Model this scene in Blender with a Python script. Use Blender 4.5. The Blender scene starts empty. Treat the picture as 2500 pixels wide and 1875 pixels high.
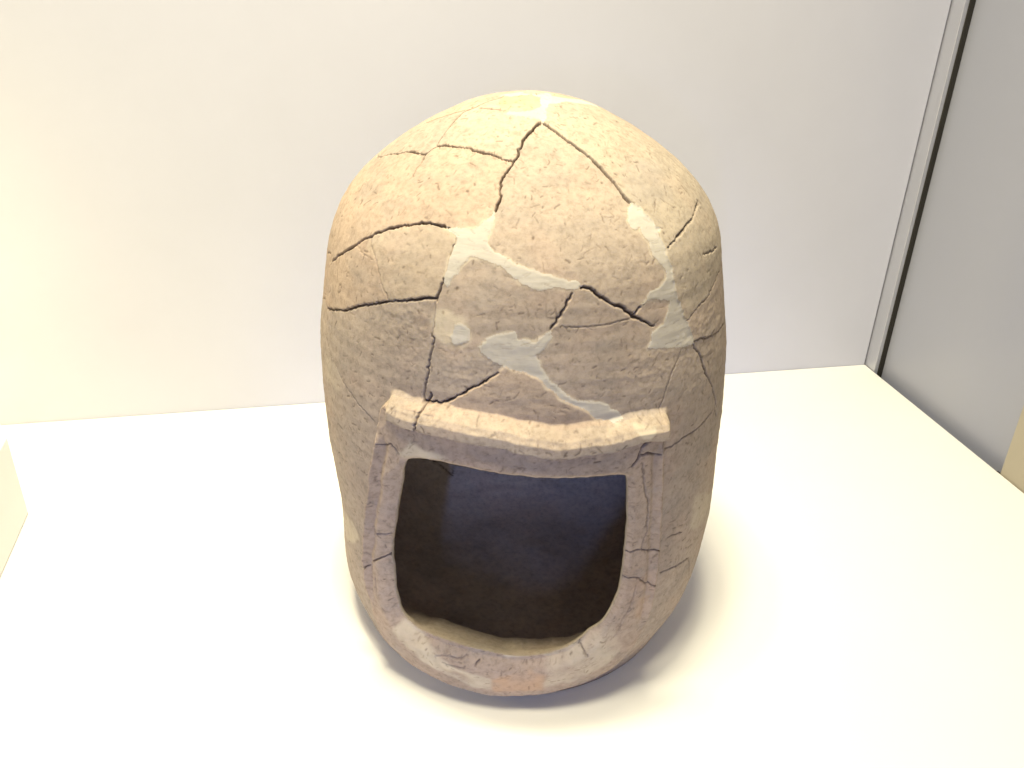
import bpy, math, random
import numpy as np
from collections import deque

random.seed(7)
RNG = np.random.default_rng(11)
SC = bpy.context.scene
COL = SC.collection

# ------------------------------------------------------------------ camera, world, lamps, exposure
F_PX, PW, PH = 2161.0, 2500.0, 1875.0
PITCH, ROLL, CAM_H = math.radians(28.146), math.radians(1.70), 0.70
AX_Y = 0.815                                           # the vessel stands this far in front of the lens
cd = bpy.data.cameras.new('camera')
cam = bpy.data.objects.new('camera', cd); COL.objects.link(cam)
cd.sensor_fit = 'HORIZONTAL'; cd.sensor_width = 36.0; cd.lens = 36.0 * F_PX / PW
cd.clip_start = 0.02; cd.clip_end = 60.0
fw = np.array([0, math.cos(PITCH), -math.sin(PITCH)]); up0 = np.array([0, math.sin(PITCH), math.cos(PITCH)]); rt0 = np.array([1.0, 0, 0])
cR, sR = math.cos(ROLL), math.sin(ROLL)
CP = np.array([0, 0, CAM_H])
from mathutils import Matrix, Vector
_r = rt0 * cR + up0 * sR
_u = -rt0 * sR + up0 * cR
# picture right/up as seen by the tilted phone
_r, _u = rt0 * cR + up0 * (-sR) * -1, up0 * cR - rt0 * sR
M = Matrix(((_r[0], _u[0], -fw[0], CP[0]), (_r[1], _u[1], -fw[1], CP[1]), (_r[2], _u[2], -fw[2], CP[2]), (0, 0, 0, 1)))
cam.matrix_world = M
SC.camera = cam

w = bpy.data.worlds.new('World'); SC.world = w; w.use_nodes = True
w.node_tree.nodes['Background'].inputs[0].default_value = (0.84, 0.85, 1.0, 1)
w.node_tree.nodes['Background'].inputs[1].default_value = 0.155


def lamp(name, loc, target, power, size, color, size_y=None, spread=180):
    l = bpy.data.lights.new(name, 'AREA'); l.energy = power; l.color = color
    l.shape = 'RECTANGLE' if size_y else 'DISK'; l.size = size
    if size_y: l.size_y = size_y
    l.spread = math.radians(spread)
    o = bpy.data.objects.new(name, l); COL.objects.link(o); o.location = loc
    d = Vector(target) - Vector(loc); o.rotation_euler = d.to_track_quat('-Z', 'Y').to_euler()
    return o


WARM = (1.0, 0.905, 0.64)
for i, (x, y) in enumerate(((-0.34, 0.66), (-0.20, 0.60), (-0.07, 0.64), (0.05, 0.61), (-0.22, 0.27), (0.02, 0.23))):
    lamp('ceiling_spot', (x, y, 2.1), (x * 0.5, 0.84, 0.0), 4.15 if i < 4 else 6.0, 0.12 if i < 4 else 0.26, WARM, None, 105)
lamp('left_lamp', (-1.15, 0.74, 0.34), (-0.80, 1.12, 0.14), 5.0, 0.2, (1.0, 0.84, 0.40))
lamp('reflection_lamp', (-0.43, -2.2, 0.72), (0.0, 1.0, 0.06), 0.30, 0.08, (0.25, 0.40, 1.0), 0.30, 16)  # added blue lamp, stands in for a reflection in the case glass
lamp('room_fill', (0.4, -2.4, 1.05), (0.0, 0.8, 0.1), 11.0, 1.6, (0.93, 0.94, 1.0), 0.9)  # added soft fill for the gallery's light, brightens the front and interior
SC.view_settings.view_transform = 'Standard'; SC.view_settings.look = 'None'
SC.view_settings.exposure = 0.0; SC.view_settings.gamma = 1.0
SC.cycles.max_bounces = 8; SC.cycles.diffuse_bounces = 5
SC.cycles.use_denoising = True


# ------------------------------------------------------------------ helpers
def tag(o, label=None, cat=None, kind=None, group=None):
    for k, v in (('label', label), ('category', cat), ('kind', kind), ('group', group)):
        if v: o[k] = v
    return o


def empty(name, loc=(0, 0, 0)):
    o = bpy.data.objects.new(name, None); o.location = loc; COL.objects.link(o); o.empty_display_size = 0.05
    return o


def mesh_obj(name, V, Fq, mat, parent=None, smooth=True, attrs=None, loc=None):
    """one mesh object from a vertex array and an (n,3) or (n,4) face array"""
    me = bpy.data.meshes.new(name)
    V = np.asarray(V, np.float32); Fq = np.asarray(Fq, np.int32)
    nf, k = Fq.shape
    me.vertices.add(len(V)); me.vertices.foreach_set('co', V.ravel())
    me.loops.add(nf * k); me.loops.foreach_set('vertex_index', Fq.ravel())
    me.polygons.add(nf); me.polygons.foreach_set('loop_start', np.arange(0, nf * k, k, dtype=np.int32))
    me.polygons.foreach_set('use_smooth', np.full(nf, smooth))
    me.update(calc_edges=True); me.validate()
    for nm, arr in (attrs or {}).items():
        a = me.attributes.new(nm, 'FLOAT', 'POINT'); a.data.foreach_set('value', np.asarray(arr, np.float32))
    if mat: me.materials.append(mat)
    o = bpy.data.objects.new(name, me); COL.objects.link(o)
    if parent: o.parent = parent
    if loc is not None: o.location = loc
    return o


def sm(a, b, x):
    t = np.clip((x - a) / (b - a), 0, 1); return t * t * (3 - 2 * t)


_LAT = RNG.random((64, 64, 64)).astype(np.float32)


def vnoise(P, scale, seed=0):
    """smooth value noise of the points P (n,3), about -1..1"""
    q = P * scale + seed * 17.37 + 100.0
    i = np.floor(q).astype(np.int64); f = (q - i).astype(np.float32); f = f * f * (3 - 2 * f); i &= 63
    j = (i + 1) & 63
    L = _LAT
    def g(a, b, c): return L[a, b, c]
    x0, y0, z0 = i[:, 0], i[:, 1], i[:, 2]; x1, y1, z1 = j[:, 0], j[:, 1], j[:, 2]
    fx, fy, fz = f[:, 0], f[:, 1], f[:, 2]
    c00 = g(x0, y0, z0) * (1 - fx) + g(x1, y0, z0) * fx; c10 = g(x0, y1, z0) * (1 - fx) + g(x1, y1, z0) * fx
    c01 = g(x0, y0, z1) * (1 - fx) + g(x1, y0, z1) * fx; c11 = g(x0, y1, z1) * (1 - fx) + g(x1, y1, z1) * fx
    return ((c00 * (1 - fy) + c10 * fy) * (1 - fz) + (c01 * (1 - fy) + c11 * fy) * fz) * 2 - 1


# ------------------------------------------------------------------ materials
class NT:
    def __init__(s, name):
        s.m = bpy.data.materials.new(name); s.m.use_nodes = True; s.t = s.m.node_tree
        s.b = s.t.nodes['Principled BSDF']
    def n(s, typ, **kw):
        x = s.t.nodes.new(typ)
        for k, v in kw.items(): setattr(x, k, v)
        return x
    def l(s, a, b): s.t.links.new(a, b)
    def coord(s, kind='Object', scale=(1, 1, 1)):
        c = s.n('ShaderNodeTexCoord'); m = s.n('ShaderNodeMapping'); m.inputs['Scale'].default_value = scale
        s.l(c.outputs[kind], m.inputs['Vector']); return m.outputs['Vector']
    def noise(s, vec, scale, detail=4, rough=0.55, out='Fac'):
        x = s.n('ShaderNodeTexNoise'); x.inputs['Scale'].default_value = scale; x.inputs['Detail'].default_value = detail
        x.inputs['Roughness'].default_value = rough; s.l(vec, x.inputs['Vector']); return x.outputs[out]
    def ramp(s, fac, stops):
        x = s.n('ShaderNodeValToRGB'); s.l(fac, x.inputs['Fac']); e = x.color_ramp.elements
        while len(e) < len(stops): e.new(0.5)
        for q, (p, c) in zip(e, stops): q.position = p; q.color = c if len(c) == 4 else (*c, 1)
        return x.outputs['Color']
    def mix(s, fac, a, b, typ='MIX'):
        x = s.n('ShaderNodeMix', data_type='RGBA', blend_type=typ)
        for sock, v in ((x.inputs[0], fac), (x.inputs[6], a), (x.inputs[7], b)):
            if hasattr(v, 'links'): s.l(v, sock)
            elif isinstance(v, (int, float)): sock.default_value = v
            else: sock.default_value = (*v, 1)
        return x.outputs[2]
    def attr(s, name):
        x = s.n('ShaderNodeAttribute'); x.attribute_name = name; return x.outputs['Fac']
    def math(s, op, a, b):
        x = s.n('ShaderNodeMath', operation=op)
        for sock, v in ((x.inputs[0], a), (x.inputs[1], b)):
            if hasattr(v, 'links'): s.l(v, sock)
            else: sock.default_value = v
        return x.outputs[0]
    def bump(s, h, strength, dist):
        x = s.n('ShaderNodeBump'); x.inputs['Strength'].default_value = strength; x.inputs['Distance'].default_value = dist
        s.l(h, x.inputs['Height']); s.l(x.outputs['Normal'], s.b.inputs['Normal'])


def mat_clay():
    k = NT('fired_clay'); v = k.coord('Object')
    base = k.ramp(k.noise(v, 9, 5, 0.6), [(0.30, (0.335, 0.275, 0.225)), (0.52, (0.40, 0.33, 0.268)), (0.72, (0.445, 0.36, 0.285))])
    oi = k.n('ShaderNodeObjectInfo')
    base = k.mix(1.0, base, oi.outputs['Color'], 'MULTIPLY')
    pk = k.ramp(k.noise(v, 16, 3), [(0.50, (0, 0, 0)), (0.68, (1, 1, 1))])
    base = k.mix(k.math('MULTIPLY', pk, 0.18), base, (0.50, 0.33, 0.25))
    gy = k.ramp(k.noise(k.coord('Object', (1, 1, 2.2)), 22, 5, 0.65), [(0.50, (0, 0, 0)), (0.70, (1, 1, 1))])
    base = k.mix(k.math('MULTIPLY', gy, 0.50), base, (0.285, 0.25, 0.225))
    md = k.ramp(k.noise(k.coord('Object', (1, 1, 1.7)), 62, 5, 0.7), [(0.34, (0.90, 0.89, 0.88)), (0.52, (1, 1, 1)), (0.70, (1.05, 1.04, 1.03))])
    base = k.mix(1.0, base, md, 'MULTIPLY')
    fine = k.ramp(k.noise(v, 190, 4, 0.7), [(0.30, (0.76, 0.75, 0.74)), (0.52, (1, 1, 1)), (0.78, (1.10, 1.09, 1.07))])
    base = k.mix(1.0, base, fine, 'MULTIPLY')
    speck = k.ramp(k.noise(v, 420, 2, 0.6), [(0.66, (0, 0, 0)), (0.74, (1, 1, 1))])
    base = k.mix(k.math('MULTIPLY', speck, 0.25), base, (0.22, 0.16, 0.11))
    base = k.mix(k.attr('pale'), base, (0.60, 0.525, 0.40))
    base = k.mix(k.attr('ochre'), base, (0.52, 0.335, 0.205))
    base = k.mix(k.attr('grey'), base, (0.335, 0.295, 0.27))
    base = k.mix(k.attr('dirt'), base, (0.085, 0.055, 0.038))
    k.l(base, k.b.inputs['Base Color']); k.b.inputs['Roughness'].default_value = 0.92
    k.b.inputs['Specular IOR Level'].default_value = 0.18
    h = k.math('ADD', k.noise(v, 240, 6, 0.72), k.math('MULTIPLY', k.noise(k.coord('Object', (1, 1, 4.5)), 55, 5, 0.7), 0.45))
    k.bump(h, 0.30, 0.0013)
    return k.m


def mat_plaster():
    k = NT('repair_plaster'); v = k.coord('Object')
    base = k.ramp(k.noise(v, 30, 5, 0.6), [(0.30, (0.40, 0.366, 0.322)), (0.6, (0.45, 0.416, 0.373)), (0.8, (0.485, 0.452, 0.408))])
    base = k.mix(k.attr('dirt'), base, (0.20, 0.16, 0.12))
    base = k.mix(k.attr('edge'), base, (0.46, 0.38, 0.29))
    k.l(base, k.b.inputs['Base Color']); k.b.inputs['Roughness'].default_value = 0.85
    k.b.inputs['Specular IOR Level'].default_value = 0.2
    # tooling strokes: stretched sideways
    st = k.noise(k.coord('Object', (0.35, 0.35, 3.2)), 150, 4, 0.6)
    k.bump(k.math('ADD', st, k.math('MULTIPLY', k.noise(v, 120, 3), 0.5)), 0.16, 0.0014)
    return k.m


def mat_plain(name, col, rough=0.5, spec=0.4, var=0.03, scale=3.0, bump=0.0, metal=0.0, fine=250):
    k = NT(name); v = k.coord('Object')
    lo = tuple(c * (1 - var) for c in col); hi = tuple(min(1, c * (1 + var)) for c in col)
    k.l(k.ramp(k.noise(v, scale, 5, 0.6), [(0.3, lo), (0.7, hi)]), k.b.inputs['Base Color'])
    k.b.inputs['Metallic'].default_value = metal
    k.b.inputs['Specular IOR Level'].default_value = spec
    r = k.n('ShaderNodeMapRange'); k.l(k.noise(v, scale * 2.3, 4), r.inputs[0]); r.inputs[3].default_value = rough * 0.85; r.inputs[4].default_value = rough * 1.15
    k.l(r.outputs[0], k.b.inputs['Roughness'])
    if bump: k.bump(k.noise(v, fine, 4, 0.6), bump, 0.001)
    return k.m


CLAY, PLASTER = mat_clay(), mat_plaster()
WHITE = mat_plain('white_laminate', (0.78, 0.775, 0.76), 0.55, 0.3, 0.02, 2.0, 0.05)
WALLM = mat_plain('wall_paint', (0.55, 0.56, 0.655), 0.6, 0.25, 0.02, 4.0, 0.08, fine=320)
GREYP = mat_plain('grey_panel', (0.325, 0.337, 0.41), 0.30, 0.5, 0.012, 3.0, 0.0)
ALU = mat_plain('anodised_aluminium', (0.53, 0.54, 0.60), 0.38, 0.5, 0.03, 6.0, 0.0, metal=0.55)
CREAM = mat_plain('cream_board', (0.40, 0.36, 0.285), 0.6, 0.3, 0.02, 4.0, 0.05)
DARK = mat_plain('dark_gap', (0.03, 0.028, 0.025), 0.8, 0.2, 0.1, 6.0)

# ------------------------------------------------------------------ the case: platform, walls, side block
CORNER = np.array([0.6302, 1.4228])                    # right rear corner of the white platform
ED = np.array([0.2246, -0.9744])                       # along its right edge, towards the viewer
EW = np.array([-0.9787, -0.2052])                      # along its rear edge, to the left
OUT = np.array([0.9744, 0.2246])                       # away from the platform, to the right


def prism(name, pts, z0, z1, mat, parent=None, bevel=0.0015):
    """upright block over the ground polygon pts (counter-clockwise), edges eased"""
    n = len(pts)
    V = [(x, y, z0) for x, y in pts] + [(x, y, z1) for x, y in pts]
    me = bpy.data.meshes.new(name)
    F = [tuple(range(n))[::-1], tuple(range(n, 2 * n))] + [(i, (i + 1) % n, n + (i + 1) % n, n + i) for i in range(n)]
    me.from_pydata(V, [], F); me.materials.append(mat)
    import bmesh
    bm = bmesh.new(); bm.from_mesh(me); bmesh.ops.recalc_face_normals(bm, faces=bm.faces)
    if bevel: bmesh.ops.bevel(bm, geom=list(bm.edges), offset=bevel, segments=2, affect='EDGES', profile=0.5)
    bm.to_mesh(me); bm.free()
    o = bpy.data.objects.new(name, me); COL.objects.link(o)
    if parent: o.parent = parent
    return o


def at(a, b): return tuple(CORNER + EW * a + ED * b)   # a metres left along the wall, b metres forward


tag(prism('platform', [at(0, 0), at(2.3, 0), at(2.3, 1.13), at(0, 1.13)], -0.10, 0.0, WHITE), kind='structure')
tag(prism('back_wall', [at(0.0, -0.042), at(2.4, -0.042), at(2.4, -0.0006), at(0.0, -0.0006)], -0.10, 1.5, WALLM), kind='structure')
tag(prism('floor', [at(-1.2, -0.8), at(3.0, -0.8), at(3.0, 2.6), at(-1.2, 2.6)], -1.0, -0.9, mat_plain('floor_stone', (0.30, 0.29, 0.28), 0.5, 0.3, 0.1, 3.0)), kind='structure')


def o2(b, off): return tuple(CORNER + ED * b + OUT * off)


side = tag(empty('side_wall', (0, 0, 0)), kind='structure')
prism('aluminium_strip', [o2(0.0, 0.0015), o2(0.0275, 0.0015), o2(0.0275, 0.010), o2(-0.06, 0.010), o2(-0.06, 0.0015)], -0.09, 1.5, ALU, side, 0.0008)
prism('shade_strip', [o2(0.0278, 0.008), o2(0.0293, 0.009), o2(0.0293, 0.0175), o2(0.0278, 0.0175)], -0.09, 1.5, DARK, side, 0.0005)  # black strip put in to draw the shade of the gap
prism('grey_panel', [o2(-0.02, 0.018), o2(0.40, 0.018), o2(0.40, 0.030), o2(-0.02, 0.030)], -0.07, 1.5, GREYP, side)
prism('dark_seam', [o2(0.332, 0.010), o2(0.351, 0.010), o2(0.351, 0.0178), o2(0.332, 0.0178)], -0.0165, -0.0115, DARK, side, 0.0005)  # dark block added for the seam below the panel's near end
prism('ledge', [o2(0.330, 0.006), o2(0.351, 0.006), o2(0.351, 0.0178), o2(0.330, 0.0178)], -0.08, -0.017, CREAM, side, 0.0005)
prism('cream_panel', [o2(0.352, 0.0015), o2(1.13, 0.0015), o2(1.13, 0.045), o2(0.352, 0.045)], -0.09, 1.5, CREAM, side)

bl = np.array([-0.616, 0.916])
blk = prism('display_block', [tuple(bl), tuple(bl + EW * 0.5), tuple(bl + EW * 0.5 + ED * 0.42), tuple(bl + ED * 0.42)], 0.0012, 0.115, WHITE, None, 0.0015)
tag(blk, 'low white display block at the left edge, standing on the white platform', 'display block')

# ------------------------------------------------------------------ the vessel's turned shape
VH = 0.5596
FR = np.array([0, .04, .10, .18, .30, .45, .60, .72, .82, .90, .955, .985, 1.0])
RC = np.array([0.1735, 0.1819, 0.193, 0.198, 0.2014, 0.203, 0.2001, 0.1897, 0.1732, 0.133, 0.086, 0.0486, 0.0])
ZC = np.array([0, .05, .10, .15, .22, .32, .42, .50, .56]); XC = np.array([0.0105, 0.0127, 0.0158, 0.0173, 0.0124, 0.0102, 0.0082, 0.0113, 0.01])


def spline(t, y, tt):
    m = len(t); h = np.diff(t); A = np.zeros((m, m)); b = np.zeros(m); A[0, 0] = 1; A[-1, -1] = 1
    for i in range(1, m - 1):
        A[i, i - 1] = h[i - 1]; A[i, i] = 2 * (h[i - 1] + h[i]); A[i, i + 1] = h[i]
        b[i] = 6 * ((y[i + 1] - y[i]) / h[i] - (y[i] - y[i - 1]) / h[i - 1])
    Mm = np.linalg.solve(A, b); j = np.clip(np.searchsorted(t, tt) - 1, 0, m - 2); d = tt - t[j]; hh = h[j]
    return y[j] + d * ((y[j + 1] - y[j]) / hh - hh * (2 * Mm[j] + Mm[j + 1]) / 6) + d * d * Mm[j] / 2 + d ** 3 * (Mm[j + 1] - Mm[j]) / (6 * hh)


_t = np.r_[0, np.cumsum(np.hypot(np.diff(RC), np.diff(FR * VH)))]
_tt = np.linspace(0, _t[-1], 3000)
PR, PZ = np.maximum(spline(_t, RC, _tt), 0), spline(_t, FR * VH, _tt)
PS = np.r_[0, np.cumsum(np.hypot(np.diff(PR), np.diff(PZ)))]
S_TOP = PS[-1]
r_of_z = lambda z: np.interp(z, PZ, PR)
s_of_z = lambda z: np.interp(z, PZ, PS)
cx_of_z = lambda z: np.interp(z, ZC, XC)


def rays(px):
    q = np.asarray(px, float) - [PW / 2, PH / 2]
    u = (cR * q[:, 0] + sR * q[:, 1]) / F_PX; v = (-sR * q[:, 0] + cR * q[:, 1]) / F_PX
    return u[:, None] * rt0 - v[:, None] * up0 + fw


def onto(px, h=0.0):
    """photo pixels -> (theta, s) on the vessel's outer surface raised by h"""
    d = rays(px); n = len(d)
    def F(t):
        P = CP + d * t[:, None]
        x = P[:, 0] - cx_of_z(P[:, 2]); y = P[:, 1] - AX_Y
        z = np.clip(P[:, 2], 0, VH)
        return np.hypot(x, y) - (r_of_z(z) + h) + np.maximum(P[:, 2] - VH, 0) * 5, x, y, z
    best = np.full(n, 1.0); lo = np.full(n, np.nan); mn = np.full(n, 9.0); pf = None
    for t in np.linspace(0.45, 1.35, 900):
        f, *_ = F(np.full(n, t))
        if pf is not None:
            hit = np.isnan(lo) & (f <= 0) & (pf > 0); lo[hit] = t - 0.001
        b = f < mn; mn[b] = f[b]; best[b] = t
        pf = f
    miss = np.isnan(lo)
    a = np.where(miss, best, lo); c = np.where(miss, best, lo + 0.0011)
    for _ in range(30):
        m = (a + c) / 2; f, *_ = F(m); a = np.where(f > 0, m, a); c = np.where(f > 0, c, m)
    _, x, y, z = F(c)
    return np.stack([np.arctan2(x, -y), s_of_z(z)], -1)


# crops in which the break lines were read off: origin and scale
CROP = {1: (760, 180, 3.949), 2: (1260, 180, 3.949), 3: (760, 520, 3.949), 4: (1260, 520, 3.949), 5: (760, 860, 3.949), 6: (1260, 860, 3.949),
        7: (760, 1260, 3.191), 8: (1260, 1260, 3.191), 9: (940, 1090, 2.911), 0: (0, 0, 0.8848)}


def px(*parts):
    out = []
    for c, pts in parts:
        ox, oy, k = CROP[c]
        out += [(ox + x / k, oy + y / k) for x, y in pts]
    return np.array(out)


# ------------------------------------------------------------------ grid over the outer surface
DS = 0.00085
S = np.linspace(0, S_TOP, int(S_TOP / DS) + 1)
fine_t = np.radians(88)
nf = int(2 * fine_t * 0.2 / DS); nb = 110
TH = np.r_[np.linspace(-fine_t, fine_t, nf, endpoint=False), np.linspace(fine_t, 2 * np.pi - fine_t, nb, endpoint=False)]
NT_, NS = len(TH), len(S)
DT = TH[1] - TH[0]
RS, ZS = np.interp(S, PS, PR), np.interp(S, PS, PZ)
dr, dz = np.gradient(RS, S), np.gradient(ZS, S)
_l = np.hypot(dr, dz); NR, NZ = dz / _l, -dr / _l
NR[-3:] = 0; NZ[-3:] = 1
shape = (NS, NT_)


def base_points(h):
    st, ct = np.sin(TH), -np.cos(TH)
    rr = RS[:, None] + NR[:, None] * h
    return np.stack([cx_of_z(ZS)[:, None] + rr * st, rr * ct, ZS[:, None] + NZ[:, None] * h], -1)


P0 = base_points(np.zeros(shape)).reshape(-1, 3)
N1 = vnoise(P0, 300, 1).reshape(shape); N2 = vnoise(P0, 130, 2).reshape(shape); N3 = vnoise(P0, 45, 3).reshape(shape)
N4 = vnoise(P0 * [1, 1, 2.0], 14, 4).reshape(shape); N5 = vnoise(P0, 6, 5).reshape(shape)
N0 = vnoise(P0, 620, 6).reshape(shape)


def window(th0, th1, s0, s1, m):
    j0, j1 = np.searchsorted(S, [s0 - m, s1 + m]); j0 = max(j0, 0); j1 = min(j1 + 1, NS)
    if j0 >= j1: return None
    rmin = max(RS[j0:j1].min(), 0.01); mt = m / rmin
    i0 = max(int((th0 - mt + fine_t) / DT), 0); i1 = min(int((th1 + mt + fine_t) / DT) + 2, nf + 8)
    if i0 >= i1: return None
    return slice(j0, j1), slice(i0, i1)


def groove(field, pts, width, soft=0.6, amp=1.0, rag=1.0, ease=0.0003):
    """raise field to amp within width/2 of the polyline pts (theta, s[, width factor])"""
    for k in range(len(pts) - 1):
        a, b = pts[k], pts[k + 1]
        wa = width * (a[2] if len(a) > 2 else 1); wb = width * (b[2] if len(b) > 2 else 1); wm = max(wa, wb)
        m = wm * 1.2 + 0.0012
        win = window(min(a[0], b[0]), max(a[0], b[0]), min(a[1], b[1]), max(a[1], b[1]), m)
        if win is None: continue
        r = RS[win[0]][:, None]
        X = (TH[win[1]][None, :] - a[0]) * r; Y = (S[win[0]][:, None] - a[1]) + 0 * X
        bx = (b[0] - a[0]) * r; by = b[1] - a[1]
        L2 = bx * bx + by * by + 1e-12
        t = np.clip((X * bx + Y * by) / L2, 0, 1)
        d = np.hypot(X - t * bx, Y - t * by)
        hw = (wa + (wb - wa) * t) / 2 * (1 + rag * (0.55 * N2[win] + 0.35 * N1[win]))
        g = amp * np.clip((hw + ease - d) / (soft * hw + 0.0006), 0, 1)
        np.maximum(field[win], g, out=field[win])


def poly_mask(pts, jag=0.0012):
    """inside test in (theta, s), edges made ragged by noise"""
    m = np.zeros(shape, bool)
    win = window(pts[:, 0].min(), pts[:, 0].max(), pts[:, 1].min(), pts[:, 1].max(), 0.004)
    if win is None: return m, None
    r = RS[win[0]][:, None]
    X = TH[win[1]][None, :] + (jag * N2[win] + jag * 0.7 * N1[win]) / np.maximum(r, 0.02)
    X = X + 0.55 * min(jag, 0.0015) * N0[win] / np.maximum(r, 0.02)
    Y = S[win[0]][:, None] + 0.5 * min(jag, 0.0015) * np.roll(N0, 37, 1)[win] + jag * N3[win] + jag * 0.6 * vnoise(P0.reshape(*shape, 3)[win].reshape(-1, 3), 180, 9).reshape(X.shape)
    ins = np.zeros(X.shape, bool)
    n = len(pts)
    for i in range(n):
        x1, y1 = pts[i]; x2, y2 = pts[(i + 1) % n]
        if y1 == y2: continue
        c = ((y1 > Y) != (y2 > Y)) & (X < (x2 - x1) * (Y - y1) / (y2 - y1) + x1)
        ins ^= c
    m[win] = ins
    return m, win


def wiggle(pts, amp=0.00055, step=0.0017):
    """add points and a small irregular sideways run to a break line"""
    pts = np.asarray(pts, float); out = [pts[0]]
    for a, b in zip(pts[:-1], pts[1:]):
        L = math.hypot((b[0] - a[0]) * 0.19, b[1] - a[1]); n = max(int(L / step), 1)
        for q in range(1, n + 1):
            p = a + (b - a) * q / n
            if q < n: p = p + np.r_[RNG.normal(0, amp / 0.19), RNG.normal(0, amp), np.zeros(len(p) - 2)]
            out.append(p)
    return np.array(out)


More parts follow.
